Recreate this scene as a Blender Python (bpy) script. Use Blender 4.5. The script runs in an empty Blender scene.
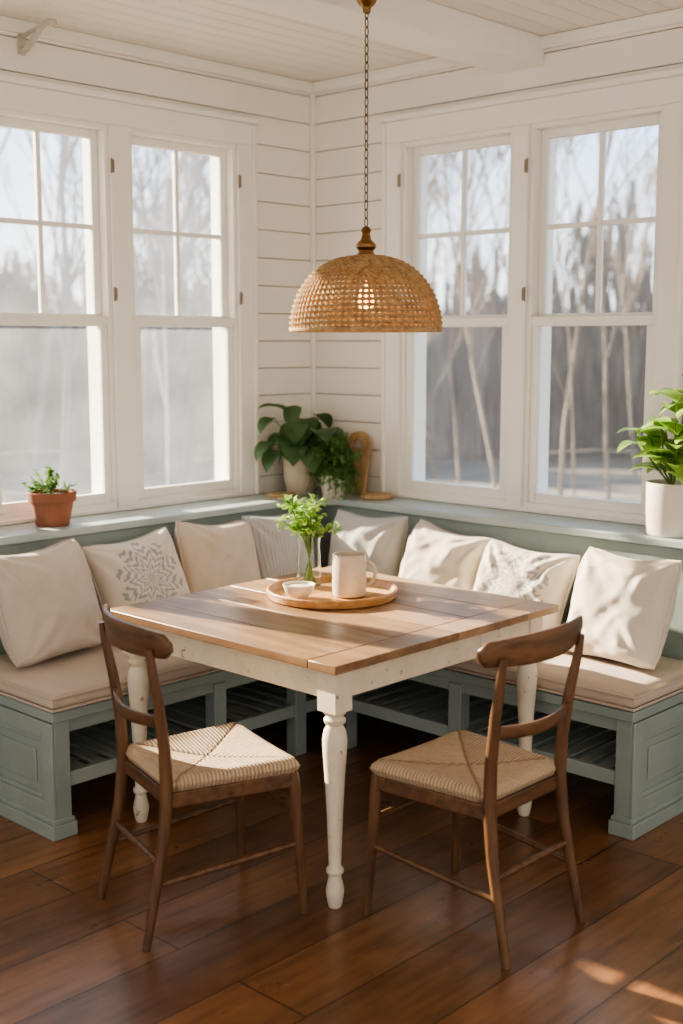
import bpy, bmesh, math, random
from mathutils import Vector, Matrix, noise as mnoise
random.seed(7)
S=bpy.context.scene
COL=S.collection
pi=math.pi
def lin(c):
    return tuple(((v/255)/12.92 if v/255<=0.04045 else ((v/255+0.055)/1.055)**2.4) for v in c)

# ---------------- node helpers ----------------
class NT:
    def __init__(s,name):
        s.m=bpy.data.materials.new(name); s.m.use_nodes=True
        s.t=s.m.node_tree; s.n=s.t.nodes; s.b=s.n['Principled BSDF']; s.out=s.n['Material Output']
        s.tc=s.n.new('ShaderNodeTexCoord')
    def l(s,a,b): s.t.links.new(a,b)
    def math(s,op,a,b=None,c=None):
        n=s.n.new('ShaderNodeMath'); n.operation=op
        for i,v in enumerate((a,b,c)):
            if v is None: continue
            if isinstance(v,(int,float)): n.inputs[i].default_value=v
            else: s.l(v,n.inputs[i])
        return n.outputs[0]
    def mapping(s,scale=(1,1,1),src='Object',rot=(0,0,0)):
        n=s.n.new('ShaderNodeMapping'); n.inputs['Scale'].default_value=scale; n.inputs['Rotation'].default_value=rot
        s.l(s.tc.outputs[src],n.inputs['Vector']); return n.outputs[0]
    def noise(s,vec,scale=5,detail=4,rough=.55):
        n=s.n.new('ShaderNodeTexNoise'); n.inputs['Scale'].default_value=scale; n.inputs['Detail'].default_value=detail
        n.inputs['Roughness'].default_value=rough
        if vec is not None: s.l(vec,n.inputs['Vector'])
        return n.outputs['Fac']
    def ramp(s,fac,stops):
        n=s.n.new('ShaderNodeValToRGB'); e=n.color_ramp.elements
        while len(e)<len(stops): e.new(.5)
        for i,(p,c) in enumerate(stops):
            e[i].position=p; e[i].color=(*c,1)
        s.l(fac,n.inputs[0]); return n.outputs[0]
    def mix(s,fac,a,b,mode='MIX'):
        n=s.n.new('ShaderNodeMix'); n.data_type='RGBA'; n.blend_type=mode
        for k,v in ((0,fac),(6,a),(7,b)):
            if isinstance(v,(int,float)): n.inputs[k].default_value=v
            elif isinstance(v,tuple): n.inputs[k].default_value=(*v,1)
            else: s.l(v,n.inputs[k])
        return n.outputs[2]
    def bump(s,h,strength=.3,dist=.01):
        n=s.n.new('ShaderNodeBump'); n.inputs['Strength'].default_value=strength; n.inputs['Distance'].default_value=dist
        s.l(h,n.inputs['Height']); s.l(n.outputs[0],s.b.inputs['Normal']); return n
    def base(s,c):
        if isinstance(c,tuple): s.b.inputs['Base Color'].default_value=(*c,1)
        else: s.l(c,s.b.inputs['Base Color'])
    def set(s,**k):
        for a,v in k.items(): s.b.inputs[a.replace('_',' ')].default_value=v

def plain(name,c,rough=.5,var=.08,nscale=6,bscale=40,bstr=.08,metal=0,stretch=(1,1,1),chips=None):
    N=NT(name); c=lin(c)
    v=N.mapping(stretch); f=N.noise(v,nscale)
    col=N.ramp(f,[(.3,tuple(x*(1-var) for x in c)),(.7,tuple(min(1,x*(1+var)) for x in c))])
    if chips:
        k=N.noise(v,28,6,.7); col=N.mix(N.math('GREATER_THAN',k,chips[1]),col,lin(chips[0]))
    N.base(col)
    N.bump(N.noise(v,bscale),bstr,.004)
    N.set(Roughness=rough,Metallic=metal); return N.m
def wood(name,c1,c2,stretch=(1,14,14),rough=.45,scale=2.5,c3=None):
    N=NT(name); v=N.mapping(stretch)
    f=N.noise(v,scale,7,.6); st=[(.3,lin(c1)),(.65,lin(c2))]
    if c3: st.append((.85,lin(c3)))
    N.base(N.ramp(f,st)); N.bump(N.noise(v,scale*3),.12,.003); N.set(Roughness=rough); return N.m
def fabric(name,c,var=.05,medallion=False,stripes=False):
    N=NT(name); c=lin(c); v=N.mapping((1,1,1))
    f=N.noise(v,9,5)
    colr=N.ramp(f,[(.3,tuple(x*(1-var) for x in c)),(.7,tuple(min(1,x*(1+var)) for x in c))])
    sep=N.n.new('ShaderNodeSeparateXYZ'); N.l(N.tc.outputs['Object'],sep.inputs[0])
    x,y,z=sep.outputs
    if medallion:
        r=N.math('SQRT',N.math('ADD',N.math('MULTIPLY',x,x),N.math('MULTIPLY',y,y)))
        th=N.math('ARCTAN2',y,x)
        p=N.math('ABSOLUTE',N.math('SINE',N.math('MULTIPLY',th,5)))
        p2=N.math('SINE',N.math('MULTIPLY',th,30))
        w=N.math('SINE',N.math('ADD',N.math('MULTIPLY',r,180),N.math('ADD',N.math('MULTIPLY',p,6.5),N.math('MULTIPLY',p2,.7))))
        edge=N.math('LESS_THAN',r,N.math('ADD',.115,N.math('MULTIPLY',p,.045)))
        nz=N.math('GREATER_THAN',N.noise(v,110,2),.33)
        m=N.math('MULTIPLY',N.math('MULTIPLY',N.math('GREATER_THAN',w,.15),edge),nz)
        colr=N.mix(N.math('MULTIPLY',m,.6),colr,lin((112,126,146)))
    if stripes:
        sx=N.math('GREATER_THAN',N.math('SINE',N.math('MULTIPLY',x,420)),.5)
        colr=N.mix(N.math('MULTIPLY',sx,.4),colr,lin((130,132,138)))
    N.base(colr)
    wv=N.math('ADD',N.math('SINE',N.math('MULTIPLY',x,2200)),N.math('SINE',N.math('MULTIPLY',y,2200)))
    N.bump(N.math('ADD',N.math('MULTIPLY',wv,.10),N.noise(v,12,7,.65)),.5,.010)
    N.set(Roughness=1.0,Sheen_Weight=.25); N.b.inputs['Specular IOR Level'].default_value=.15; return N.m

MAT={}
MAT['wall']=plain('painted shiplap',(240,235,226),.6,.03,3,30,.05)
MAT['gap']=plain('shiplap gap',(156,146,131),.9)
MAT['trim']=plain('white trim paint',(243,240,232),.4,.02,4,40,.04)
MAT['ceil']=plain('ceiling paint',(236,230,219),.6,.03,3,30,.04)
MAT['sage']=plain('sage painted wood',(150,163,158),.45,.09,5,25,.14,chips=((188,188,176),.70))
MAT['sage_top']=plain('pale ledge paint',(172,184,181),.35,.06,5,25,.08)
MAT['slat']=plain('slat paint',(160,171,166),.5,.05,5,25,.08)
MAT['cream']=plain('worn cream paint',(224,212,190),.5,.09,12,60,.15,chips=((128,100,74),.645))
MAT['walnut']=wood('walnut',(68,47,31),(116,82,54),(12,12,1.2),.4,3)
MAT['walnut_x']=wood('walnut rail',(68,47,31),(116,82,54),(1.2,12,12),.4,3)
MAT['tray']=wood('tray wood',(168,120,74),(214,168,114),(2,14,14),.4,3)
MAT['board']=wood('board wood',(160,128,92),(196,164,124),(14,14,2),.6,3)
MAT['terra']=plain('terracotta',(150,98,76),.85,.12,8,60,.2)
MAT['potwhite']=plain('cream ceramic',(222,214,200),.5,.05,8,50,.1)
MAT['mug']=plain('speckled stoneware',(204,190,170),.42,.05,40,60,.08)
MAT['bowl']=plain('white bowl',(228,220,206),.35,.03)
MAT['food']=plain('oat porridge',(214,200,172),.9,.15,80,120,.6)
MAT['soil']=plain('potting soil',(52,38,28),.95,.3,60,90,.8)
MAT['brass']=plain('aged brass',(140,108,70),.36,.15,10,30,.1,1)
MAT['dark']=plain('dark bronze',(104,88,68),.45,.15,10,30,.1,.7)
MAT['hinge']=plain('weathered hinge metal',(138,126,108),.5,.15,10,30,.1,.3)
MAT['bracket']=plain('pale weathered metal',(200,192,178),.5,.12,10,30,.1,.1)
MAT['cushion']=fabric('seat cushion linen',(206,189,172))
MAT['linen']=fabric('cream linen',(230,219,203))
MAT['linen2']=fabric('warm linen',(214,200,184))
MAT['medal']=fabric('medallion linen',(227,218,204),medallion=True)
MAT['stripe']=fabric('striped linen',(198,197,196),stripes=True)
MAT['greylinen']=fabric('pale grey linen',(202,199,194))
def leafm(name,c1,c2):
    N=NT(name); f=N.noise(N.mapping((1,1,1)),12,3)
    N.base(N.ramp(f,[(.3,lin(c1)),(.7,lin(c2))])); N.set(Roughness=.42)
    tr=N.n.new('ShaderNodeBsdfTranslucent'); tr.inputs[0].default_value=(*[min(1,x*1.6) for x in lin(c2)],1)
    mx=N.n.new('ShaderNodeMixShader'); mx.inputs[0].default_value=.35
    N.l(N.b.outputs[0],mx.inputs[1]); N.l(tr.outputs[0],mx.inputs[2]); N.l(mx.outputs[0],N.out.inputs[0]); return N.m
MAT['leaf_dark']=leafm('dark leaf',(46,74,44),(80,110,64))
MAT['leaf_mid']=leafm('mid leaf',(80,116,66),(116,150,84))
MAT['leaf_light']=leafm('light leaf',(106,144,66),(150,182,96))
MAT['stem']=plain('plant stem',(96,122,60),.6)
MAT['rattan']=wood('natural rattan',(146,116,80),(196,162,118),(20,20,20),.9,2)
def cordmat():
    N=NT('paper cord weave'); sep=N.n.new('ShaderNodeSeparateXYZ'); N.l(N.tc.outputs['Object'],sep.inputs[0])
    x,y,z=sep.outputs
    side=N.math('GREATER_THAN',N.math('ABSOLUTE',x),N.math('ABSOLUTE',N.math('SUBTRACT',y,.015)))
    c=N.math('ADD',N.math('MULTIPLY',side,y),N.math('MULTIPLY',N.math('SUBTRACT',1,side),x))
    w=N.math('ABSOLUTE',N.math('SINE',N.math('MULTIPLY',c,pi/.0115)))
    diag=N.math('ABSOLUTE',N.math('SUBTRACT',N.math('ABSOLUTE',x),N.math('ABSOLUTE',N.math('SUBTRACT',y,.015))))
    dl=N.math('MINIMUM',N.math('MULTIPLY',diag,90),1)
    h=N.math('MULTIPLY',N.math('POWER',w,.5),dl)
    f=N.noise(N.mapping((1,1,1)),55,4)
    colr=N.ramp(N.math('ADD',N.math('MULTIPLY',h,.55),N.math('MULTIPLY',f,.45)),[(.1,lin((106,82,60))),(.45,lin((178,153,124))),(.9,lin((210,188,160)))])
    colr=N.mix(N.math('MULTIPLY',side,.12),colr,lin((120,96,70)))
    N.base(colr); N.bump(h,1.0,.0045); N.set(Roughness=.9); return N.m
MAT['cord']=cordmat()
def tabletop():
    N=NT('bleached table wood')
    v=N.mapping((9,1,9)); f=N.noise(v,2.2,6,.55)
    sep=N.n.new('ShaderNodeSeparateXYZ'); N.l(N.tc.outputs['Object'],sep.inputs[0])
    idx=N.math('FLOOR',N.math('DIVIDE',sep.outputs[0],.1875))
    wn=N.n.new('ShaderNodeTexWhiteNoise'); wn.noise_dimensions='1D'; N.l(idx,wn.inputs['W'])
    ff=N.math('ADD',N.math('MULTIPLY',f,.7),N.math('MULTIPLY',wn.outputs[0],.36))
    c=N.ramp(ff,[(.3,lin((126,97,70))),(.55,lin((166,133,100))),(.85,lin((194,163,128)))])
    st=N.noise(N.mapping((1,1,1)),4.5,6,.65)
    c=N.mix(.6,c,N.ramp(st,[(.35,(.70,.67,.63)),(.6,(1.12,1.12,1.12))]),'MULTIPLY')
    N.base(c)
    N.bump(N.math('ADD',f,st),.15,.003); N.set(Roughness=.36); return N.m
MAT['ttop']=tabletop()
MAT['seam']=plain('table seam',(60,42,30),.9)
def floor_m():
    N=NT('wide plank floor'); 
    br=N.n.new('ShaderNodeTexBrick'); v=N.mapping((1,1,1)); N.l(v,br.inputs['Vector'])
    br.inputs['Scale'].default_value=1; br.inputs['Brick Width'].default_value=2.3; br.inputs['Row Height'].default_value=.25
    br.inputs['Mortar Size'].default_value=.0025; br.inputs['Mortar Smooth'].default_value=.3; br.inputs['Bias'].default_value=0
    br.inputs['Color1'].default_value=(*lin((110,75,50)),1); br.inputs['Color2'].default_value=(*lin((148,104,69)),1); br.inputs['Mortar'].default_value=(*lin((28,18,12)),1)
    br.offset=.37
    g=N.noise(N.mapping((1.2,12,1)),2.4,8,.62); big=N.noise(N.mapping((1,1.6,1)),2.6,6,.65)
    gr=N.ramp(g,[(.25,(.5,.47,.45)),(.5,(.95,.95,.95)),(.8,(1.3,1.27,1.2))])
    c=N.mix(1.0,br.outputs['Color'],gr,'MULTIPLY')
    c=N.mix(.7,c,N.ramp(big,[(.3,(.46,.46,.46)),(.7,(1.32,1.32,1.3))]),'MULTIPLY')
    N.base(c)
    N.bump(N.math('SUBTRACT',N.math('MULTIPLY',g,.25),br.outputs['Fac']),.3,.004)
    N.l(N.math('ADD',.18,N.math('MULTIPLY',N.noise(N.mapping((1,1,1)),5,5),.28)),N.b.inputs['Roughness'])
    N.set(Coat_Weight=.3,Coat_Roughness=.27)
    return N.m
MAT['floor']=floor_m()
def glassm(name,haze):
    N=NT(name); t=N.n.new('ShaderNodeBsdfTransparent'); t.inputs[0].default_value=(.97,.98,.99,1)
    g=N.n.new('ShaderNodeBsdfGlossy'); g.inputs['Roughness'].default_value=.03
    fr=N.n.new('ShaderNodeFresnel'); fr.inputs[0].default_value=1.25
    m=N.n.new('ShaderNodeMixShader'); N.l(fr.outputs[0],m.inputs[0]); N.l(t.outputs[0],m.inputs[1]); N.l(g.outputs[0],m.inputs[2])
    d=N.n.new('ShaderNodeBsdfTranslucent'); d.inputs[0].default_value=(.90,.94,1,1)
    m2=N.n.new('ShaderNodeMixShader')
    N.l(N.math('MULTIPLY',N.noise(N.mapping((1,1,1)),3,4),haze*2),m2.inputs[0])
    N.l(m.outputs[0],m2.inputs[1]); N.l(d.outputs[0],m2.inputs[2]); N.l(m2.outputs[0],N.out.inputs[0]); return N.m
MAT['glassL']=glassm('glare hazed window glass',.038)  # translucent veil in the panes imitates bloom from the backlight
MAT['glassR']=glassm('window glass',.02)
def clearglass():
    N=NT('clear vase glass'); N.base((.95,1,.97)); N.set(Roughness=.02,Transmission_Weight=1.0,IOR=1.3); return N.m
MAT['vase']=clearglass()
def emis(name,c,st):
    N=NT(name); N.base((1,.7,.4)); N.b.inputs['Emission Color'].default_value=(*c,1); N.b.inputs['Emission Strength'].default_value=st; return N.m
MAT['bulb']=emis('warm bulb',(1,.36,.08),8)
MAT['bark']=plain('pale bark',(160,148,134),.95,.2,6,30,.5)
MAT['barkL']=plain('hazy grey bark',(122,128,142),.95,.15,6,30,.5)  # both bark colours lightened to stand in for outdoor haze
MAT['ground']=plain('dry winter ground',(126,118,106),.95,.3,1.5,10,.5)
def thicketm():
    N=NT('winter thicket'); v=N.mapping((3.0,3.0,.5)); f=N.noise(v,1.3,9,.75)
    f2=N.noise(N.mapping((1,1,1)),.35,3)
    c=N.ramp(f,[(.3,lin((104,101,102))),(.5,lin((138,133,130))),(.7,lin((176,170,165)))])  # outdoor haze put into these lightened thicket tones
    N.base(c); N.set(Roughness=1)
    sep=N.n.new('ShaderNodeSeparateXYZ'); N.l(N.tc.outputs['Object'],sep.inputs[0])
    hgt=N.math('DIVIDE',N.math('SUBTRACT',sep.outputs[2],2.0),5.5)
    a=N.math('LESS_THAN',hgt,N.math('ADD',N.math('MULTIPLY',f,1.9),N.math('SUBTRACT',N.math('MULTIPLY',f2,1.0),1.2)))
    N.l(a,N.b.inputs['Alpha']); return N.m
MAT['thicket']=thicketm()

# ---------------- mesh builder ----------------
class MB:
    def __init__(s): s.v=[];s.f=[];s.mi=[]
    def add(s,vs,fs,mi=0):
        o=len(s.v); s.v+= [Vector(p) for p in vs]; s.f+=[tuple(o+i for i in f) for f in fs]; s.mi+=[mi]*len(fs)
    def box(s,a,b,mi=0,M=None):
        x0,x1=sorted((a[0],b[0]));y0,y1=sorted((a[1],b[1]));z0,z1=sorted((a[2],b[2]))
        vs=[Vector(p) for p in ((x0,y0,z0),(x1,y0,z0),(x1,y1,z0),(x0,y1,z0),(x0,y0,z1),(x1,y0,z1),(x1,y1,z1),(x0,y1,z1))]
        if M: vs=[M@p for p in vs]
        s.add(vs,[(3,2,1,0),(4,5,6,7),(0,1,5,4),(1,2,6,5),(2,3,7,6),(3,0,4,7)],mi)
    def tube(s,path,rad,seg=10,closed=False,mi=0,cap=True):
        P=[Vector(p) for p in path]; n=len(P)
        R=rad if isinstance(rad,(list,tuple)) else [rad]*n
        vs=[];up=None
        for i in range(n):
            if closed: t=P[(i+1)%n]-P[(i-1)%n]
            else: t=P[min(i+1,n-1)]-P[max(i-1,0)]
            t.normalize()
            if up is None:
                up=Vector((0,0,1)) if abs(t.z)<.9 else Vector((1,0,0))
            up=(up-t*up.dot(t))
            if up.length<1e-4: up=Vector((1,0,0))-t*t.x
            up.normalize(); side=t.cross(up)
            for k in range(seg):
                a=2*pi*k/seg; vs.append(P[i]+(up*math.cos(a)+side*math.sin(a))*R[i])
        fs=[]
        for i in range(n if closed else n-1):
            j=(i+1)%n
            for k in range(seg):
                l=(k+1)%seg; fs.append((i*seg+k,i*seg+l,j*seg+l,j*seg+k))
        if cap and not closed:
            fs.append(tuple(range(seg))[::-1]); fs.append(tuple((n-1)*seg+k for k in range(seg)))
        s.add(vs,fs,mi)
    def lathe(s,prof,c=(0,0,0),seg=32,mi=0,cap=True):
        vs=[];n=len(prof);c=Vector(c)
        for r,z in prof:
            for k in range(seg):
                a=2*pi*k/seg; vs.append(c+Vector((r*math.cos(a),r*math.sin(a),z)))
        fs=[]
        for i in range(n-1):
            for k in range(seg):
                l=(k+1)%seg; fs.append((i*seg+k,i*seg+l,(i+1)*seg+l,(i+1)*seg+k))
        if cap:
            fs.append(tuple(range(seg))[::-1]); fs.append(tuple((n-1)*seg+k for k in range(seg)))
        s.add(vs,fs,mi)
    def leaf(s,base,d,up,L,W,curl=.3,mi=0,n=5,shape=1.0):
        base=Vector(base);d=Vector(d).normalized();up=Vector(up); 
        side=d.cross(up)
        if side.length<1e-3: side=Vector((1,0,0))
        side.normalize()
        vs=[];pos=base.copy();dd=d.copy()
        for i in range(n+1):
            t=i/n
            w=W*.5*(math.sin(pi*min(1,t**(.75*shape)))**.8 if 0<t<1 else 0.02)
            nn=side.cross(dd).normalized()
            vs+= [pos-side*w+nn*w*.25,pos.copy(),pos+side*w+nn*w*.25]
            pos=pos+dd*(L/n); dd=(dd-nn*curl/n*1.5).normalized()
        fs=[]
        for i in range(n):
            a=i*3; fs+=[(a,a+1,a+4,a+3),(a+1,a+2,a+5,a+4)]
        s.add(vs,fs,mi)
    def obj(s,name,mats,parent=None,origin=(0,0,0),world=False,bevel=0,smooth=True,seg=2,angle=38,label=None,recalc=True):
        o=Vector(origin)
        if world and parent is not None: o=Vector(parent['_loc'])
        me=bpy.data.meshes.new(name); me.from_pydata([p-o for p in s.v],[],s.f)
        for m in mats: me.materials.append(MAT[m])
        me.polygons.foreach_set('material_index',s.mi)
        if recalc:
            bm=bmesh.new(); bm.from_mesh(me); bmesh.ops.recalc_face_normals(bm,faces=bm.faces); bm.to_mesh(me); bm.free()
        if smooth:
            me.polygons.foreach_set('use_smooth',[True]*len(me.polygons)); me.set_sharp_from_angle(angle=math.radians(angle))
        ob=bpy.data.objects.new(name,me); COL.objects.link(ob)
        if parent is not None: ob.parent=parent
        else: ob.location=o
        if bevel:
            b=ob.modifiers.new('bevel','BEVEL'); b.width=bevel; b.segments=seg; b.limit_method='ANGLE'; b.angle_limit=math.radians(40)
        if label: ob['label']=label
        return ob
def thing(name,label,cat,loc=(0,0,0),rz=0,group=None):
    e=bpy.data.objects.new(name,None); e.empty_display_size=.05; e.location=loc; e.rotation_euler=(0,0,rz); COL.objects.link(e)
    e['_loc']=tuple(loc); e['label']=label; e['category']=cat
    if group: e['group']=group
    return e
def tag(ob,label,cat,group=None,kind=None):
    ob['label']=label
    if cat: ob['category']=cat
    if group: ob['group']=group
    if kind: ob['kind']=kind
def struct(ob,label=None):
    ob['kind']='structure'
    if label: ob['label']=label
    return ob

# ---------------- room ----------------
CEIL=2.88
m=MB(); m.box((-6,-6,-.08),(.15,.15,0)); struct(m.obj('floor',['floor'],smooth=False),'wide warm brown wood plank floor')
m=MB(); m.box((-6,-6,CEIL+.012),(.15,.15,CEIL+.1),1)
y=0
while y>-6:
    m.box((-6,y-.001,CEIL),(0,y-.091,CEIL+.014),0); y-=.095
struct(m.obj('ceiling',['ceil','gap'],smooth=False,bevel=.002,seg=1),'white painted tongue and groove board ceiling')
ZB,ZT=.965,2.545
LW=[(-2.50,-1.90),(-1.80,-1.20),(-1.10,-.50)]  # first opening is an unseen extra window, added to let in more sun
RW=[(-1.875,-1.265),(-1.185,-.575)]
def wall(axis,ops,u0,name,label):
    m=MB()
    def bx(ua,ub,za,zb,d0,d1,mi):
        if axis=='x': m.box((ua,d0,za),(ub,d1,zb),mi)
        else: m.box((d0,ua,za),(d1,ub,zb),mi)
    end=0.0 if axis=='y' else .15
    bx(u0,end,0,ZB,.014,.15,1); bx(u0,end,ZT,CEIL,.014,.15,1)
    edges=[u0]+[e for o in ops for e in o]+[end]
    for i in range(0,len(edges),2): bx(edges[i],edges[i+1],ZB,ZT,.014,.15,1)
    bx(u0,0,0,.9,0,.014,0)
    z=.9; pitch=.128
    while z<CEIL-.005:
        z1=min(z+pitch-.004,CEIL-.002)
        if z1<=ZB or z>=ZT: segs=[(u0,0)]
        else: segs=[(u0,ops[0][0]-.05),(ops[-1][1]+.05,0)]
        for a,b in segs: bx(a,b,z,z1,0,.014,0)
        z+=pitch
    return struct(m.obj(name,['wall','gap'],smooth=False,bevel=.002,seg=1),label)
wall('x',LW,-5.2,'wall_left','cream painted horizontal shiplap wall')
wall('y',RW,-5.2,'wall_right','cream painted horizontal shiplap wall')
def W2(axis):
    if axis=='x': return lambda u,d,z:(u,-d,z)
    return lambda u,d,z:(-d,u,z)
tn=[0]
def trim(mb,label,**k):
    tn[0]+=1; return struct(mb.obj('trim_%d'%tn[0],['trim'],bevel=.004,**k),label)
def casing(axis,ops):
    P=W2(axis); m=MB()
    def bx(a,b): m.box(P(*a),P(*b))
    L=ops[0][0];R=ops[-1][1]; c=.088
    bx((L-c,0,.946),(L,.022,ZT)); bx((R,0,.946),(R+c,.022,ZT))
    for i in range(len(ops)-1): bx((ops[i][1],0,ZB),(ops[i+1][0],.021,ZT))
    bx((L-c,0,ZT),(R+c,.024,ZT+.095)); bx((L-c-.02,0,ZT+.095),(R+c+.02,.045,ZT+.12))
    bx((L,0,.946),(R,.026,ZB))
    bx((L-c-.018,0,.946),(L-c+.002,.032,ZT+.094)); bx((R+c-.002,0,.946),(R+c+.018,.032,ZT+.094))
    trim(m,'white painted window casing boards')
casing('x',LW); casing('y',RW)
wn=[0]
def window(axis,u0,u1,glass):
    wn[0]+=1; P=W2(axis); m=MB()
    def bx(a,b,mm=None): (mm or m).box(P(*a),P(*b))
    t=.02
    bx((u0,-.15,ZB+t),(u0+t,.008,ZT-t)); bx((u1-t,-.15,ZB+t),(u1,.008,ZT-t)); bx((u0,-.15,ZT-t),(u1,.009,ZT)); bx((u0,-.16,ZB-.01),(u1,.010,ZB+t))
    a0,a1=u0+t,u1-t; zb,zt=ZB+t,ZT-t; zm=1.755
    st=.034
    d0,d1=-.034,-.003
    bx((a0,d0,zb),(a0+st,d1,zm-.028)); bx((a1-st,d0,zb),(a1,d1,zm-.028)); bx((a0+st,d0+.001,zb),(a1-st,d1-.001,zb+.042)); bx((a0,d0-.004,zm-.028),(a1,d1+.006,zm+.012))
    e0,e1=-.070,-.040
    bx((a0,e0,zm+.024),(a0+st,e1,zt)); bx((a1-st,e0,zm+.024),(a1,e1,zt)); bx((a0+st,e0+.001,zt-.036),(a1-st,e1-.001,zt)); bx((a0,e0,zm-.02),(a1,e1,zm+.024))
    uc=(a0+a1)/2; zc=(zm+.024+zt-.036)/2
    bx((uc-.010,e0+.004,zm+.024),(uc+.010,e1-.004,zt-.036)); bx((a0+st,e0+.006,zc-.010),(uc-.010,e1-.006,zc+.010)); bx((uc+.010,e0+.006,zc-.010),(a1-st,e1-.006,zc+.010))
    w=m.obj('window_%d'%wn[0],['trim'],bevel=.002,seg=1,origin=P((u0+u1)/2,0,ZB)); struct(w,'white painted double hung sash window')
    w['_loc']=tuple(P((u0+u1)/2,0,ZB))
    g=MB(); bx((a0+st-.004,-.021,zb+.038),(a1-st+.004,-.017,zm-.024),g); bx((a0+st-.004,-.057,zm+.02),(a1-st+.004,-.053,zt-.032),g)
    g.obj('glass_pane',[glass],parent=w,world=True,smooth=False,label='clear window glass')
    for z in (1.86,2.38):
        h=MB(); uu=(u1+.004)
        bx((uu-.004,.02,z-.026),(uu+.012,.0250,z+.026),h); h.tube([P(uu-.003,.025,z-.03),P(uu-.003,.025,z+.03)],.004,8)
        h.obj('hinge',['hinge'],parent=w,world=True,label='small weathered metal hinge')
for a,b in LW: window('x',a,b,'glassL')
for a,b in RW: window('y',a,b,'glassR')
m=MB(); m.box((-.02,-.02,.946),(0,0,CEIL)); trim(m,'white corner trim')
m=MB(); m.box((-5.2,-.03,CEIL-.05),(0,0,CEIL-.001)); trim(m,'white ceiling moulding')
m=MB(); m.box((-.03,-5.2,CEIL-.05),(0,-.03,CEIL-.001)); trim(m,'white ceiling moulding')
m=MB(); m.box((-6,-1.32,CEIL-.11),(0,-1.10,CEIL)); trim(m,'white painted ceiling beam')
m=MB(); bx0=-1.59; zo=.02
m.box((bx0-.016,-.010,2.735+zo),(bx0+.016,0,2.83)); 
m.tube([(bx0,-.006,2.75+zo),(bx0,-.035,2.752+zo),(bx0,-.08,2.775+zo),(bx0,-.13,2.81+zo),(bx0,-.19,2.83+zo),(bx0,-.23,2.82+zo),(bx0,-.24,2.80+zo)],[.010,.012,.012,.011,.010,.009,.008],10)
m.tube([(bx0,-.006,2.80+zo),(bx0,-.06,2.81+zo),(bx0,-.16,2.825+zo)],.008,8)
o=m.obj('wall_bracket',['bracket'],origin=(bx0,0,2.75)); tag(o,'small pale weathered hook bracket high on the wall','bracket')

# ledge
m=MB(); LD=.26; RD=.24; LZ=.945
m.box((-2.9,-LD-.02,LZ-.032),(0,-0.0,LZ)); m.box((-RD-.02,-3.0,LZ-.032),(0,-LD,LZ))
m.add([(-RD-.16,-LD-.015,LZ-.031),(-RD-.015,-LD-.16,LZ-.031),(-RD+.02,-LD+.02,LZ-.031),(-RD-.16,-LD-.015,LZ-.0005),(-RD-.015,-LD-.16,LZ-.0005),(-RD+.02,-LD+.02,LZ-.0005)],
 [(0,1,2),(3,4,5),(0,1,4,3),(1,2,5,4),(2,0,3,5)])
o=m.obj('window_ledge',['sage_top'],bevel=.006); tag(o,'pale blue-green painted ledge running under the windows','ledge')

# benches
def panel_end(m,P,v0,v1,z0,z1):
    def bx(a,b): m.box(P(*a),P(*b))
    f=.06
    bx((v0,0,z0),(v0+f,.012,z1)); bx((v1-f,0,z0),(v1,.012,z1)); bx((v0+f,0,z0),(v1-f,.0115,z0+f)); bx((v0+f,0,z1-f),(v1-f,.0115,z1))
    g=.018; a0,a1,b0,b1=v0+f,v1-f,z0+f,z1-f
    bx((a0,0,b0),(a0+g,.007,b1)); bx((a1-g,0,b0),(a1,.007,b1)); bx((a0+g,0,b0),(a1-g,.0068,b0+g)); bx((a0+g,0,b1-g),(a1-g,.0068,b1))
    bx((a0+.05,0,b0+.05),(a1-.05,.006,b1-.05))
SH=.44
def bench(axis,u_end,u_in,front,backd,posts,label):
    P=W2(axis); loc=P((u_end+u_in)/2,front/2,0)
    b=thing('built_in_bench',label,'bench',loc,group='built-in corner benches')
    def B(lst,name,lab=None,bev=.004):
        m=MB()
        for a,c in lst: m.box(P(*a),P(*c))
        return m.obj(name,['sage'],parent=b,world=True,bevel=bev,label=lab)
    B([((u_end-.012,backd,SH-.035),(u_in,front+.012,SH)),((u_end+.002,backd,SH-.085),(u_in,front-.012,SH-.035))],'seat')
    B([((u_end-.5,backd-.02,0),(0 if axis=='y' else -.26,backd,.912))],'backrest')
    m=MB()
    m.box(P(u_end,backd,0),P(u_end+.06,front,SH-.036))
    Q=(lambda v,d,z: P(u_end-d,v,z))
    panel_end(m,Q,backd,front,.06,SH-.04)
    m.box(P(u_end-.026,backd,0),P(u_end+.07,front+.016,.05)); m.box(P(u_end-.018,backd,.05),P(u_end+.065,front+.01,.066))
    m.obj('end_panel',['sage'],parent=b,world=True,bevel=.004)
    for u in posts:
        B([((u-.03,front-.06,0),(u+.03,front-.002,SH-.05)),((u-.02,backd,.14),(u+.02,front-.05,.17))],'leg')
    m=MB()
    m.box(P(u_end+.06,front-.035,.165),P(u_in,front-.01,.215)); m.box(P(u_end+.06,backd,.165),P(u_in,backd+.03,.20))
    u=u_end+.10
    while u<u_in-.03:
        m.box(P(u,backd+.0,.20),P(u+.05,front-.035,.213)); u+=.082
    m.obj('shelf',['slat'],parent=b,world=True,bevel=.002,seg=1,label='slatted painted shoe shelf')
    return b
bench('x',-2.10,-.775,.86,LD,[-1.367,-.94],'sage green painted bench with slatted shelf under the window')
bench('y',-2.255,-.02,.765,RD,[-1.50,-.92],'sage green painted bench with panelled end and slatted shelf')

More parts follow.
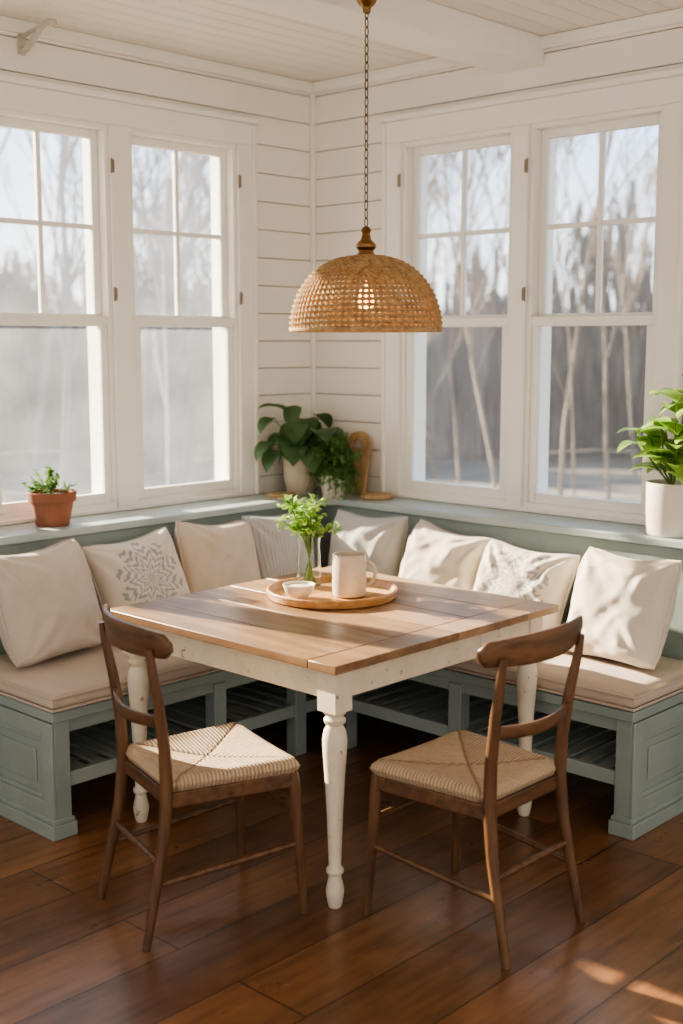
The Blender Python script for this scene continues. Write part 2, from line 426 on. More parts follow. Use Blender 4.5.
def pad(x0,x1,y0,y1,z0,z1,label):
    m=MB(); nx=int((x1-x0)/.03);ny=int((y1-y0)/.03);cx,cy=(x0+x1)/2,(y0+y1)/2
    hx,hy=(x1-x0)/2,(y1-y0)/2; r=.03; h=(z1-z0)
    def row(sgn):
        out=[]
        for i in range(nx+1):
            for j in range(ny+1):
                u=-1+2*i/nx; v=-1+2*j/ny
                px=hx*u; py=hy*v
                dx=(hx-abs(px));dy=(hy-abs(py)); d=min(dx,dy)
                e=math.sqrt(max(0,1-max(0,1-d/r)**2)) if d<r else 1
                n=mnoise.noise(Vector((px*6,py*6,sgn*3)))*.008
                zz=sgn*(h/2*(.35+.65*e)+(n if sgn>0 else 0)*e)+ (.008*min(1,d/.15) if sgn>0 else 0)
                out.append((cx+px,cy+py,(z0+z1)/2+zz))
        return out
    A=row(1);B=row(-1); N=(nx+1)*(ny+1); fs=[]
    id=lambda i,j:i*(ny+1)+j
    for i in range(nx):
        for j in range(ny):
            fs.append((id(i,j),id(i+1,j),id(i+1,j+1),id(i,j+1))); fs.append((N+id(i,j+1),N+id(i+1,j+1),N+id(i+1,j),N+id(i,j)))
    for i in range(nx):
        fs.append((id(i,0),N+id(i,0),N+id(i+1,0),id(i+1,0))); fs.append((id(i+1,ny),N+id(i+1,ny),N+id(i,ny),id(i,ny)))
    for j in range(ny):
        fs.append((id(0,j+1),N+id(0,j+1),N+id(0,j),id(0,j))); fs.append((id(nx,j),N+id(nx,j),N+id(nx,j+1),id(nx,j+1)))
    m.add(A+B,fs)
    o=m.obj('seat_cushion',['cushion'],origin=(cx,cy,z0),angle=70); o['_loc']=(cx,cy,z0)
    q=MB()
    for zz in (z0+.012,z1-.012):
        q.tube([(x0-.001,y0-.001,zz),(x1,y0-.001,zz),(x1,y1,zz),(x0-.001,y1,zz)],.005,6,closed=True)
    q.obj('piping',['cushion'],parent=o,world=True)
    tag(o,label,'cushion','bench seat cushions')
pad(-2.12,-.79,-.885,-LD-.002,SH+.001,SH+.066,'long beige linen bench seat cushion')
pad(-.785,-RD-.002,-2.27,-LD-.01,SH+.001,SH+.066,'long beige linen bench seat cushion')

# pillows
def pillow(w,h,t,mat,loc,yaw,lean,spin,label,seed):
    m=MB(); n=44; N=(n+1)**2; vs=[]
    K=.075
    def edge(u,v):
        return w/2*u*(1-K*(1-v*v)*abs(u)), h/2*v*(1-K*(1-u*u)*abs(v))
    for sg in (1,-1):
        for i in range(n+1):
            for j in range(n+1):
                u=-1+2*i/n; v=-1+2*j/n
                u=math.copysign(abs(u)**.85,u); v=math.copysign(abs(v)**.85,v)
                x,y=edge(u,v)
                cc=max(0,abs(u)+abs(v)-1.68)*.22; x*=1-cc; y*=1-cc
                e=max(0,((1-abs(u)**2.7)*(1-abs(v)**2.7)))**.5
                fold=0
                for cu,cv in ((-1,-1),(1,-1),(1,1),(-1,1)):
                    du,dv=u-cu,v-cv; dist=math.hypot(du,dv)
                    an=math.atan2(dv*-cv,du*-cu)+.25*mnoise.noise(Vector((u*2,v*2,seed)))
                    fold+=math.sin(an*12+seed*2.3+cu*3+cv)*.010*math.exp(-((dist-.55)/.42)**2)
                # soft drapey creases, stretched diagonally
                q1=Vector(((x+y)*10+seed*3.1,(x-y)*4,sg+seed)); q2=Vector(((x-y)*12+seed,(x+y)*5,sg-seed))
                wr=mnoise.noise(Vector((x*4+seed*3.1,y*4,sg)))*.024-abs(mnoise.noise(q1))*.020-abs(mnoise.noise(q2))*.016
                z=sg*(t/2*e)*(1+.15*mnoise.noise(Vector((x*3,y*3,seed))))+(wr+fold)*e*sg
                y-= .030*e*(1-v)*.5 + .020*(1-u*u)*max(0,v)
                vs.append((x,y,z+.016*mnoise.noise(Vector((x*4+seed,y*4,9)))))
    id=lambda i,j:i*(n+1)+j; fs=[]
    for i in range(n):
        for j in range(n):
            fs.append((id(i,j),id(i+1,j),id(i+1,j+1),id(i,j+1))); fs.append((N+id(i,j+1),N+id(i+1,j+1),N+id(i+1,j),N+id(i,j)))
    m.add(vs,fs)
    per=[vs[id(i,0)] for i in range(n)]+[vs[id(n,j)] for j in range(n)]+[vs[id(i,n)] for i in range(n,0,-1)]+[vs[id(0,j)] for j in range(n,0,-1)]
    bm_=m.obj('throw_pillow',[mat],angle=80)
    bm=bmesh.new(); bm.from_mesh(bm_.data); bmesh.ops.remove_doubles(bm,verts=bm.verts,dist=.0006); bmesh.ops.recalc_face_normals(bm,faces=bm.faces); bm.to_mesh(bm_.data); bm.free()
    sub=bm_.modifiers.new('s','SUBSURF'); sub.levels=1; sub.render_levels=1
    q=MB(); q.tube(per,.0042,6,closed=True)
    q.obj('piping',[mat],parent=bm_)
    M=Matrix.Translation(loc)@Matrix.Rotation(yaw,4,'Z')@Matrix.Rotation(math.radians(90-lean),4,'X')@Matrix.Rotation(spin,4,'Z')
    bm_.matrix_world=M
    tag(bm_,label,'pillow','throw pillows on the corner bench')
    return bm_
CZ=SH+.066
def pl(side,u,d,w,h,mat,label,seed,lean=18,yaw=0,spin=0,t=.21):
    s=abs(math.sin(math.radians(spin)))
    z=CZ+(h/2*math.cos(math.radians(lean)))*(1+s*.55)+.012
    if side=='L': pillow(w,h,t,mat,(u,-d,z),math.radians(yaw),lean,math.radians(spin),label,seed)
    else: pillow(w,h,t,mat,(-d,u,z),math.radians(-90+yaw),lean,math.radians(spin),label,seed)
pl('L',-1.85,.45,.45,.44,'linen2','large plain beige linen throw pillow against the bench back',1,22,8,1,.23)
pl('L',-1.40,.42,.43,.41,'medal','cream throw pillow printed with a grey floral medallion',2,22,-4,6)
pl('L',-.99,.42,.43,.42,'linen2','plain beige linen throw pillow',3,18,6,-6)
pl('L',-.60,.40,.41,.42,'stripe','pale grey finely striped throw pillow in the bench corner',4,13,-4,1)
pl('R',-.70,.38,.40,.42,'greylinen','plain pale grey throw pillow near the bench corner',5,13,8,0)
pl('R',-1.12,.38,.42,.40,'linen','cream linen throw pillow with piped edge',6,20,-4,-5)
pl('R',-1.56,.43,.43,.39,'medal','cream throw pillow printed with a grey floral medallion',7,25,5,-4)
pl('R',-2.01,.44,.42,.42,'linen','large plain cream linen throw pillow at the bench end',8,22,-4,0,.23)

# ---------------- table ----------------
TX0,TX1,TY0,TY1=-1.88,-.755,-1.95,-.86; TZ=.758
T=thing('dining_table','square wooden dining table with worn plank top and turned cream legs','table',((TX0+TX1)/2,(TY0+TY1)/2,0))
m=MB()
nW=6; w=(TX1-TX0)/nW
for i in range(nW): m.box((TX0+i*w+(.0017 if i else 0),TY0+.1127,TZ-.026),(TX0+(i+1)*w-(.0017 if i<nW-1 else 0),TY1,TZ))
m.box((TX0,TY0,TZ-.026),(TX1,TY0+.110,TZ))
m.box((TX0+.01,TY0+.01,TZ-.024),(TX1-.01,TY1-.01,TZ-.006),1)
m.obj('table_top',['ttop','seam'],parent=T,world=True,bevel=.0025)
m=MB(); I=.04
for a,b in (((TX0+I,TY0+I),(TX1-I,TY0+I+.022)),((TX0+I,TY1-I-.022),(TX1-I,TY1-I)),((TX0+I+.001,TY0+I+.022),(TX0+I+.022,TY1-I-.022)),((TX1-I-.022,TY0+I+.022),(TX1-I-.001,TY1-I-.022))):
    m.box((*a,TZ-.118),(*b,TZ-.026))
m.obj('apron',['cream'],parent=T,world=True,bevel=.003)
prof=[(.018,0),(.021,.006),(.027,.04),(.028,.055),(.021,.085),(.0185,.1),(.026,.108),(.027,.118),(.019,.128),(.0195,.15),(.024,.28),(.030,.40),(.0355,.48),(.037,.515),(.032,.545),(.023,.56),(.031,.568),(.033,.578),(.024,.586),(.033,.596),(.035,.606)]
for i,(lx,ly) in enumerate(((TX0+.065,TY0+.065),(TX1-.085,TY0+.07),(TX0+.07,TY1-.08),(TX1-.08,TY1-.08))):
    m=MB(); m.lathe(prof,(lx,ly,0),28); m.box((lx-.036,ly-.036,.604),(lx+.036,ly+.036,TZ-.027))
    m.obj('leg',['cream'],parent=T,world=True,angle=50)

# ---------------- chairs ----------------
def chair_parts():
    parts=[]
    def P(mb,name,mats,**k): parts.append((name,mb,mats,k))
    m=MB(); n=24; vs=[];N=(n+1)**2
    for sg in (1,-1):
        for i in range(n+1):
            for j in range(n+1):
                u=-1+2*i/n; v=-1+2*j/n
                u=math.copysign(1-(1-abs(u))**1.3,u); v=math.copysign(1-(1-abs(v))**1.3,v)
                hw=.198+.020*v
                x=u*hw; y=.015+v*.202
                k=max(0,abs(u)+abs(v)-1.75)*.10; x*=1-k; y*=1-k
                e=(1-max(0,(abs(u)-.86)/.14)**2)**.5*(1-max(0,(abs(v)-.86)/.14)**2)**.5
                cr=-.014*(1-u*u)*(1-v*v)-.006*(1-u*u)
                dg=-.006*math.exp(-((abs(x)-abs(y-.015))/.010)**2)
                z=.452+ (sg*.026*e+ (cr+dg if sg>0 else 0)*e)
                vs.append((x,y,z))
    id=lambda i,j:i*(n+1)+j; fs=[]
    for i in range(n):
        for j in range(n):
            fs.append((id(i,j),id(i+1,j),id(i+1,j+1),id(i,j+1))); fs.append((N+id(i,j+1),N+id(i+1,j+1),N+id(i+1,j),N+id(i,j)))
    m.add(vs,fs); P(m,'seat',['cord'],angle=80,label='woven paper cord seat')
    m=MB()
    def rail(p,q,r=.014,h=.022):
        p=Vector(p);q=Vector(q);d=(q-p).normalized();s_=Vector((-d.y,d.x,0))*r;z=Vector((0,0,h))
        vs=[p-s_-z,p+s_-z,p+s_+z,p-s_+z,q-s_-z,q+s_-z,q+s_+z,q-s_+z]
        m.add(vs,[(0,1,2,3),(7,6,5,4),(0,4,5,1),(1,5,6,2),(2,6,7,3),(3,7,4,0)])
    zc=.412
    rail((-.19,.195,zc),(.19,.195,zc)); rail((-.158,-.175,zc),(.158,-.175,zc)); rail((-.192,.195,zc-.001),(-.165,-.178,zc-.001)); rail((.192,.195,zc-.001),(.165,-.178,zc-.001))
    P(m,'seat_frame',['walnut_x'],bevel=.004)
    for sx in (-1,1):
        m=MB(); m.tube([(sx*.208,.222,0),(sx*.200,.210,.2),(sx*.192,.198,.405),(sx*.190,.195,.432)],[.0115,.0155,.019,.017],14); P(m,'leg',['walnut'])
    for sx in (-1,1):
        pts=[(.184,-.262,0),(.178,-.230,.15),(.172,-.200,.30),(.168,-.186,.43),(.170,-.190,.55),(.176,-.206,.68),(.183,-.228,.80),(.185,-.235,.85)]
        m=MB(); m.tube([(sx*a,b,c) for a,b,c in pts],[.012,.015,.0175,.019,.0175,.0155,.013,.010],14); P(m,'leg',['walnut'])
    def curved(name,x0,zc,hm,he,yb,bow,th,mat,dz=0):
        m=MB(); n=26; vs=[]
        for i in range(n+1):
            u=-1+2*i/n; x=u*x0; y=yb-bow*(1-u*u); hh=(hm+(he-hm)*abs(u)**2.2)/2
            if abs(u)>.95: hh*=math.sqrt(max(.2,1-((abs(u)-.95)/.05)**2))
            zz=zc+dz*(1-u*u)
            for a in range(16):
                t=2*pi*a/16; ca=math.cos(t);sa=math.sin(t)
                ca=math.copysign(abs(ca)**.45,ca); sa=math.copysign(abs(sa)**.45,sa)
                vs.append((x,y+th/2*ca-.12*(sa*hh),zz+hh*sa))
        fs=[]
        for i in range(n):
            for a in range(16):
                b=(a+1)%16; fs.append((i*16+a,i*16+b,(i+1)*16+b,(i+1)*16+a))
        fs.append(tuple(range(16))); fs.append(tuple(n*16+a for a in range(16))[::-1])
        m.add(vs,fs); P(m,name,['walnut_x'],angle=60)
    curved('backrest',.238,.860,.090,.064,-.196,.060,.018,'w')
    curved('back_slat',.175,.640,.040,.032,-.200,.04,.013,'w',dz=-.010)
    def st(a,b): 
        m=MB(); a=Vector(a);b=Vector(b); m.tube([a,a.lerp(b,.5),b],[.0085,.0105,.0085],10); P(m,'stretcher',['walnut'])
    st((-.199,.209,.215),(-.177,-.224,.175)); st((.199,.209,.215),(.177,-.224,.175))
    st((-.196,.204,.30),(.196,.204,.30)); st((-.174,-.214,.235),(.174,-.214,.235))
    return parts
parts=chair_parts()
c1=thing('dining_chair','dark walnut dining chair with curved back and woven cord seat','chair',(-2.062,-1.585,0),math.radians(-90-16),'dining chairs at the table')
objs=[]
for name,mb,mats,k in parts: objs.append(mb.obj(name,mats,parent=c1,**k))
c2=c1.copy(); COL.objects.link(c2); c2.location=(-1.58,-2.21,0); c2.rotation_euler=(0,0,math.radians(0)); c2['_loc']=(-1.57,-2.215,0)
for o in objs:
    d=o.copy(); COL.objects.link(d); d.parent=c2; d.matrix_parent_inverse=Matrix.Identity(4)

# ---------------- pendant ----------------
PX,PY=-1.235,-1.474
L=thing('pendant_lamp','woven rattan dome pendant lamp hanging on a long chain','pendant lamp',(PX,PY,1.70))
R=.250; H=.235; ZR=1.71
def dome(t):
    a=t*pi/2
    return R*math.cos(a)**.8 if t<1 else 0, ZR+H*math.sin(a)**1.05
m=MB(); rows=18
ts=[i/rows*.94 for i in range(rows+1)]
for k,t in enumerate(ts):
    r,z=dome(t); nst=72
    if r<.17: nst=52
    if r<.10: nst=28
    seg=nst*4
    for ph in (0,pi):
        pts=[]
        for i in range(seg):
            a=2*pi*i/seg; off=.0050*math.sin(a*nst/2*1.0+ph+k*pi)
            nz=math.cos(a*nst/2+ph+k*pi)*.0038
            pts.append(((r+off)*math.cos(a)+PX,(r+off)*math.sin(a)+PY,z+nz))
        m.tube(pts,.0037,5,closed=True)
for j in range(72):
    a=2*pi*j/72; tmax=.94 if j%4==0 else .70
    pts=[]
    for i in range(22):
        r,z=dome(i/21*tmax); pts.append((r*math.cos(a)+PX,r*math.sin(a)+PY,z))
    m.tube(pts,.0040,5)
m.obj('lamp_shade',['rattan'],parent=L,world=True,label='open weave natural rattan dome shade')
m=MB(); pts=[((R+.001)*math.cos(2*pi*i/72)+PX,(R+.001)*math.sin(2*pi*i/72)+PY,ZR-.006) for i in range(72)]
m.tube(pts,.0075,8,closed=True); m.obj('shade_rim',['rattan'],parent=L,world=True)
m=MB(); m.lathe([(.002,1.925),(.045,1.93),(.047,1.942),(.03,1.95),(.026,1.965),(.034,1.975),(.034,1.985),(.018,2.0),(.013,2.02),(.018,2.03),(.012,2.04),(.003,2.045)],(PX,PY,0),28)
m.obj('cap',['brass'],parent=L,world=True,label='aged brass cap')
m=MB(); m.lathe([(.004,1.93),(.019,1.93),(.02,1.87),(.014,1.865),(.003,1.865)],(PX,PY,0),20); m.obj('socket',['brass'],parent=L,world=True)
m=MB(); m.lathe([(.011,1.866),(.014,1.85),(.024,1.825),(.028,1.80),(.024,1.78),(.012,1.768),(.002,1.766)],(PX,PY,0),20); m.obj('bulb',['bulb'],parent=L,world=True,label='glowing warm bulb')
m=MB(); z=2.042; i=0
while z<2.74:
    pts=[]
    for k in range(14):
        a=2*pi*k/14; u=.0065*math.cos(a); v=.0165*math.sin(a)
        pts.append((PX+(u if i%2 else 0),PY+(0 if i%2 else u),z+.014+v))
    m.tube(pts,.0018,6,closed=True); z+=.0275; i+=1
m.obj('chain',['dark'],parent=L,world=True,label='aged bronze chain')
m=MB(); m.lathe([(.003,2.715),(.012,2.72),(.014,2.735),(.026,2.745),(.034,2.76),(.05,2.80),(.066,2.855),(.068,2.879)],(PX,PY,0),28); m.obj('canopy',['brass'],parent=L,world=True)
ld=bpy.data.lights.new('bulb_light','POINT'); ld.energy=2; ld.color=(1,.6,.28); ld.shadow_soft_size=.03
lo=bpy.data.objects.new('bulb_light',ld); lo.location=(0,0,.02); lo.parent=L; COL.objects.link(lo)

# ---------------- tableware ----------------
TX,TY=-1.199,-1.281
m=MB(); m.lathe([(.001,0),(.222,0),(.23,.006),(.236,.03),(.232,.034),(.226,.033),(.22,.014),(.216,.011),(.001,.011)],(TX,TY,TZ),56,cap=False)
tray=m.obj('serving_tray',['tray'],origin=(TX,TY,TZ)); tag(tray,'round light wooden tray at the table centre','tray')
tz=TZ+.012
mx,my=-1.185,-1.352
m=MB(); m.lathe([(.001,0),(.05,0),(.057,.004),(.060,.015),(.0605,.07),(.060,.146),(.0585,.151),(.0555,.148),(.055,.07),(.054,.012),(.045,.008),(.001,.008)],(mx,my,tz),40,cap=False)
mug=m.obj('mug',['mug'],origin=(mx,my,tz)); mug['_loc']=(mx,my,tz); tag(mug,'tall beige stoneware mug on the wooden tray','mug')
hd=Vector((.80,-.60,0)).normalized(); m=MB(); pts=[]
for i in range(15):
    a=-pi/2+pi*i/14; pts.append(Vector((mx,my,tz+.078))+hd*(.054+.040*math.cos(a))+Vector((0,0,.044*math.sin(a))))
m.tube(pts,.0075,10); m.obj('handle',['mug'],parent=mug,world=True)
bx_,by_=-1.335,-1.25
m=MB(); m.lathe([(.001,0),(.028,0),(.03,.004),(.046,.018),(.056,.042),(.058,.05),(.055,.05),(.05,.036),(.035,.014),(.001,.008)],(bx_,by_,tz),36,cap=False)
bw=m.obj('bowl',['bowl'],origin=(bx_,by_,tz)); bw['_loc']=(bx_,by_,tz); tag(bw,'small white ceramic bowl on the wooden tray','bowl')
m=MB(); m.lathe([(.001,.044),(.03,.043),(.052,.040)],(bx_,by_,tz),30,cap=False); m.obj('filling',['food'],parent=bw,world=True,label='pale grainy food in the bowl')
vx,vy=-1.165,-1.13
m=MB(); m.lathe([(.001,0),(.040,0),(.043,.004),(.045,.05),(.043,.11),(.040,.155),(.043,.185),(.041,.185),(.038,.155),(.041,.11),(.042,.05),(.040,.01),(.001,.008)],(vx,vy,tz),36,cap=False)
vs_=m.obj('glass_vase',['vase'],origin=(vx,vy,tz)); tag(vs_,'clear glass vase holding green herb sprigs','vase')
rnd=random.Random(3)
m=MB(); lf=MB()
for i in range(18):
    a=rnd.uniform(0,2*pi); sp=rnd.uniform(.02,.13); top=Vector((vx+math.cos(a)*sp,vy+math.sin(a)*sp,tz+rnd.uniform(.27,.43)-sp*.7))
    b=Vector((vx-math.cos(a)*.022,vy-math.sin(a)*.022,tz+.016)); mid=Vector((vx+math.cos(a)*.02,vy+math.sin(a)*.02,tz+.18))
    m.tube([b,(b+mid)/2,mid,(mid+top)/2+Vector((0,0,.015)),top],[.0022,.0022,.002,.0018,.001],5)
    for k in range(15):
        t=rnd.uniform(.1,1); q=mid.lerp(top,t); d=Vector((rnd.uniform(-1,1),rnd.uniform(-1,1),rnd.uniform(-.1,.9)))
        q2=q+d.normalized()*rnd.uniform(.005,.03)
        for s3 in range(3):
            dd=d+Vector((rnd.uniform(-.8,.8),rnd.uniform(-.8,.8),rnd.uniform(-.3,.5)))
            lf.leaf(q2,dd,(0,0,1),rnd.uniform(.018,.036),rnd.uniform(.012,.022),.5,0,3)
hb=m.obj('herb_sprigs',['stem'],origin=(vx,vy,tz)); hb['_loc']=(vx,vy,tz); tag(hb,'bunch of bright green leafy herb sprigs in the vase','plant')
lf.obj('leaves',['leaf_light'],parent=hb,world=True,recalc=False)

# ---------------- potted plants ----------------
def potted(name,label,loc,prof,potmat,soilz,soilr,build,leafmat,potlabel):
    e=thing(name,label,'potted plant',loc)
    m=MB(); m.lathe(prof,loc,36,cap=False); m.obj('pot',[potmat],parent=e,world=True,label=potlabel)
    m=MB(); m.lathe([(.001,soilz+.004),(soilr*.6,soilz+.003),(soilr,soilz)],loc,24,cap=False); m.obj('soil',['soil'],parent=e,world=True)
    st=MB();lf=MB(); build(st,lf,Vector(loc)+Vector((0,0,soilz)))
    if st.v: st.obj('stems',['stem'],parent=e,world=True)
    lf.obj('foliage',[leafmat],parent=e,world=True,recalc=False)
rnd=random.Random(11)
def herb(st,lf,o):
    for i in range(30):
        a=rnd.uniform(0,2*pi); s=rnd.uniform(0,.11); top=o+Vector((math.cos(a)*s,math.sin(a)*s,rnd.uniform(.045,.12)-s*.2))
        b=o+Vector((math.cos(a)*s*.3,math.sin(a)*s*.3,0)); st.tube([b,(b+top)/2+Vector((0,0,.01)),top],.0015,5)
        for k in range(10):
            d=Vector((rnd.uniform(-1,1),rnd.uniform(-1,1),rnd.uniform(-.2,.8))); lf.leaf(b.lerp(top,rnd.uniform(.35,1)),d,(0,0,1),rnd.uniform(.018,.03),rnd.uniform(.014,.022),.4,0,3)
potted('potted_herb','small bushy green herb in a terracotta pot on the ledge',(-1.61,-.14,LZ),
 [(.001,0),(.062,0),(.066,.004),(.084,.095),(.094,.097),(.097,.132),(.094,.135),(.086,.132),(.08,.1),(.001,.095)],'terra',.118,.084,herb,'leaf_mid','terracotta clay pot')
def bigleaf(st,lf,o):
    for i in range(44):
        a=rnd.uniform(0,2*pi); el=rnd.uniform(.1,1.35); L=rnd.uniform(.11,.26)
        dx=math.cos(a)*math.cos(el)*.95; dy=math.sin(a)*math.cos(el)*.95
        if dx>0: dx*=.6
        if dy>0: dy*=.25
        d=Vector((dx,dy,math.sin(el)))
        top=o+d*L+Vector((0,0,.03)); st.tube([o+Vector((d.x,d.y,0))*.02,o+d*L*.5+Vector((0,0,.03)),top],[.003,.0025,.002],5)
        dd=Vector((dx,dy,rnd.uniform(-.6,.2))).normalized(); lf.leaf(top,dd,(0,0,1),rnd.uniform(.11,.15),rnd.uniform(.085,.12),.7,0,7,.8)
potted('potted_philodendron','broad dark green leafy plant in a pale stoneware pot',(-.235,-.145,LZ),
 [(.001,0),(.055,0),(.062,.006),(.08,.07),(.084,.16),(.082,.175),(.077,.173),(.074,.15),(.001,.145)],'mug',.155,.074,bigleaf,'leaf_dark','pale stoneware pot')
def ivy(st,lf,o):
    for i in range(140):
        a=rnd.uniform(0,2*pi); r=rnd.uniform(.03,.14); dx=math.cos(a)*r;dy=math.sin(a)*r
        drop=rnd.uniform(-.085,.15) if r>.075 else rnd.uniform(.08,.22)
        p0=o+Vector((dx*.2,dy*.2,0)); p1=o+Vector((dx*.75,dy*.75,.05+max(0,drop)*.5)); p2=o+Vector((dx,dy,drop))
        st.tube([p0,p1,p2],.0014,5)
        for k in range(15):
            t=rnd.random(); q=(p0.lerp(p1,t*2) if t<.5 else p1.lerp(p2,t*2-1)); d=Vector((rnd.uniform(-1,1),rnd.uniform(-1,1),rnd.uniform(-.8,.6)))
            lf.leaf(q,d,(0,0,1),rnd.uniform(.016,.030),rnd.uniform(.013,.022),.4,0,3)
potted('potted_fern','fine leaved trailing green plant in a small pot',(-.245,-.37,LZ),
 [(.001,0),(.045,0),(.05,.005),(.062,.1),(.06,.108),(.056,.1),(.001,.09)],'potwhite',.095,.055,ivy,'leaf_mid','small white pot')
def fiddle(st,lf,o):
    for i in range(9):
        a=2*pi*i/9+rnd.uniform(-.3,.3); lean=rnd.uniform(.03,.13)
        top=o+Vector((min(.05,math.cos(a)*lean)-.03,math.sin(a)*lean,rnd.uniform(.18,.36)))
        st.tube([o,(o+top)/2+Vector((math.cos(a)*.012,math.sin(a)*.01,0)),top],[.004,.0035,.002],6)
        for k in range(5):
            q=o.lerp(top,.25+.75*k/4); b=a+k*2.4; dx=math.cos(b); 
            if dx>0: dx*=.35
            d=Vector((dx,math.sin(b),rnd.uniform(.3,1.1))); lf.leaf(q,d,(0,0,1),rnd.uniform(.12,.17),rnd.uniform(.07,.095),.8,0,7,.85)
potted('potted_pothos','fresh green broad leaved plant in a cream ceramic pot',(-.15,-2.04,LZ),
 [(.001,0),(.085,0),(.09,.005),(.096,.08),(.098,.19),(.096,.2),(.089,.198),(.088,.17),(.001,.165)],'potwhite',.178,.088,fiddle,'leaf_light','cream ribbed ceramic pot')

m=MB(); cy,cz=-.335,LZ+.002
nb=28; hw=.08
out=[(-hw,0.0),(hw,0.0)]+[(hw*math.cos(pi*i/nb),.22+.08*math.sin(pi*i/nb)) for i in range(nb+1)]
inn=[(-.03,.215),(.03,.215)]+[(.03*math.cos(pi*i/nb),.235+.028*math.sin(pi*i/nb)) for i in range(nb+1)]
def bp(p,d):
    y_,z_=p; return (-.075+z_*.18-d,cy+y_,cz+z_*.98)
n=len(out); vs=[bp(p,0) for p in out]+[bp(p,.016) for p in out]+[bp(p,0) for p in inn]+[bp(p,.016) for p in inn]
fs=[]
for i in range(n):
    j=(i+1)%n
    fs+=[(i,j,n+j,n+i),(2*n+i,2*n+j,j,i)[::-1],(n+i,n+j,3*n+j,3*n+i),(2*n+j,2*n+i,3*n+i,3*n+j)]
m.add(vs,fs); o=m.obj('wooden_cutting_board',['board'],origin=(-.08,cy,cz)); tag(o,'arched honey coloured wooden board leaning on the wall','cutting board')
m=MB(); m.lathe([(.001,0),(.07,0),(.076,.006),(.076,.016),(.07,.022),(.001,.022)],(-.12,-.53,LZ),30,cap=False); o=m.obj('wooden_trivet',['board'],origin=(-.12,-.53,LZ)); tag(o,'small round wooden trivet on the ledge','trivet')
m=MB(); m.lathe([(.001,0),(.06,0),(.064,.005),(.064,.013),(.06,.018),(.001,.018)],(-.39,-.17,LZ),30,cap=False); o=m.obj('wooden_trivet',['board'],origin=(-.39,-.17,LZ)); tag(o,'small round wooden trivet beside the leafy plant','trivet')

# ---------------- outdoors ----------------
m=MB(); m.box((.3,-14,-.9),(40,40,-.85)); m.box((-14,.3,-.9),(.3,40,-.85)); o=m.obj('outdoor_ground',['ground'],smooth=False); tag(o,'pale dry winter ground outside','ground',kind='stuff')
m=MB(); n=60; vs=[]
for i in range(n+1):
    a=math.radians(-12+114*i/n); r=27+1.5*math.sin(i*.9)
    vs+=[(-4+r*math.cos(a),-4+r*math.sin(a),-.84),(-4+r*math.cos(a),-4+r*math.sin(a),8.5)]
m.add(vs,[(2*i,2*i+2,2*i+3,2*i+1) for i in range(n)])
o=m.obj('winter_thicket',['thicket'],origin=(0,0,0)); tag(o,'hazy dense bare winter woodland','woodland',kind='stuff')
def tree(loc,h,r,mat,seed):
    rr=random.Random(seed); m=MB()
    def br(p,d,L,rad,depth):
        pts=[p];q=p.copy();dd=d.copy();n=5
        for i in range(n):
            dd=(dd+Vector((rr.uniform(-.13,.13),rr.uniform(-.13,.13),rr.uniform(-.02,.08)))).normalized(); q=q+dd*(L/n); pts.append(q.copy())
        m.tube(pts,[max(.004,rad*(1-.6*i/n)) for i in range(n+1)],6 if depth<2 else 4,cap=False)
        if depth>=4: return
        k=7 if depth==0 else 4
        for i in range(k):
            t=rr.uniform(.25,1); idx=min(n-1,int(t*n)); b=pts[idx].lerp(pts[idx+1],t*n-idx)
            a=rr.uniform(0,2*pi); sp=rr.uniform(.35,.75)
            nd=(dd+Vector((math.cos(a)*sp,math.sin(a)*sp,rr.uniform(0,.4)))).normalized()
            br(b,nd,L*rr.uniform(.38,.55),rad*.4,depth+1)
    br(Vector(loc),Vector((rr.uniform(-.06,.06),rr.uniform(-.06,.06),1)),h,r,0)
    o=m.obj('bare_tree',[mat],origin=loc,recalc=False); tag(o,'leafless winter tree outside the windows','tree','bare winter trees')
rnd=random.Random(5)
for i in range(22):
    ang=math.radians(29+14.5*((i//2)+rnd.uniform(.1,.9))/11) if i%2 else math.radians(46.5+14.5*((i//2)+rnd.uniform(.1,.9))/11)
    d=rnd.uniform(14,24)
    thin=(i%2==1)
    tree((-4.3+d*math.cos(ang),-4.27+d*math.sin(ang),-.85),rnd.uniform(4.5,7),(.016+rnd.random()*.02) if thin else (.06+rnd.random()*.10),'bark' if thin else 'barkL',40+i)

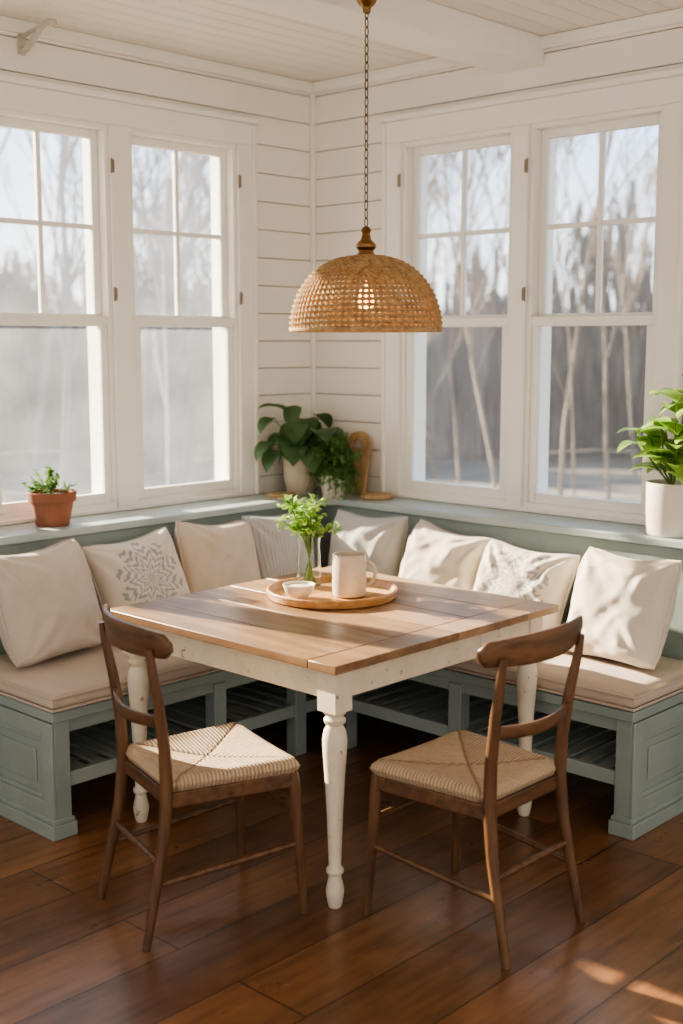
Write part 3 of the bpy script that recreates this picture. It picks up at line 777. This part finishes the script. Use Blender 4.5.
# ---------------- lights ----------------
sd=bpy.data.lights.new('sun','SUN'); sd.energy=30; sd.color=(1,.84,.64); sd.angle=math.radians(1.0)
so=bpy.data.objects.new('sun',sd); COL.objects.link(so)
el=math.radians(22); tr=Vector((.17,-1,0)).normalized()*math.cos(el)-Vector((0,0,math.sin(el)))
so.rotation_euler=tr.to_track_quat('-Z','Y').to_euler(); so.location=(-2,6,5)
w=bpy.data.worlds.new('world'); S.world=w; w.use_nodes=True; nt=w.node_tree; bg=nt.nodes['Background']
tc=nt.nodes.new('ShaderNodeTexCoord'); sp=nt.nodes.new('ShaderNodeSeparateXYZ'); nt.links.new(tc.outputs['Generated'],sp.inputs[0])
rp=nt.nodes.new('ShaderNodeValToRGB'); e=rp.color_ramp.elements; e.new(.5); e.new(.5)
for i,(p,c) in enumerate(((0,(.7,.65,.58)),(.03,(.98,.98,.98)),(.16,(.60,.78,1.0)),(1,(.36,.58,.95)))): e[i].position=p; e[i].color=(*c,1)
nt.links.new(sp.outputs[2],rp.inputs[0])
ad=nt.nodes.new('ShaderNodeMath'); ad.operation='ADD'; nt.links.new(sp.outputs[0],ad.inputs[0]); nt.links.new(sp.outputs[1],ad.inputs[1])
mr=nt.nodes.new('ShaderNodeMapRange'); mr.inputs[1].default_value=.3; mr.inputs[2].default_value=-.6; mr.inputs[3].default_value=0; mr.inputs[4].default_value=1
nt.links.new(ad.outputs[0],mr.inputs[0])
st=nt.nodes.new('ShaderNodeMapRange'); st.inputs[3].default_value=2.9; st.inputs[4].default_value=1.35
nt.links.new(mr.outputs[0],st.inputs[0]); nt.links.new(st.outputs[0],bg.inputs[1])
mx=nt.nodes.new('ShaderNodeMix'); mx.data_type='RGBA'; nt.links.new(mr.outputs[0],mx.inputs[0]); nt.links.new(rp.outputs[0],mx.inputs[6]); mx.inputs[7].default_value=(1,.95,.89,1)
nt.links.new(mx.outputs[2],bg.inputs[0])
try: S.view_settings.look='AgX - Medium High Contrast'
except Exception: pass

# ---------------- camera ----------------
cd=bpy.data.cameras.new('camera'); cam=bpy.data.objects.new('camera',cd); COL.objects.link(cam)
cam.location=(-4.30,-4.27,1.67); cam.rotation_euler=(math.radians(82),0,math.radians(-46.5))
cd.lens=43.0; cd.sensor_width=36; cd.sensor_fit='AUTO'; cd.clip_end=200
cd.dof.use_dof=True; cd.dof.focus_distance=4.1; cd.dof.aperture_fstop=1.8
S.camera=cam
for o in bpy.data.objects:
    if '_loc' in o: del o['_loc']
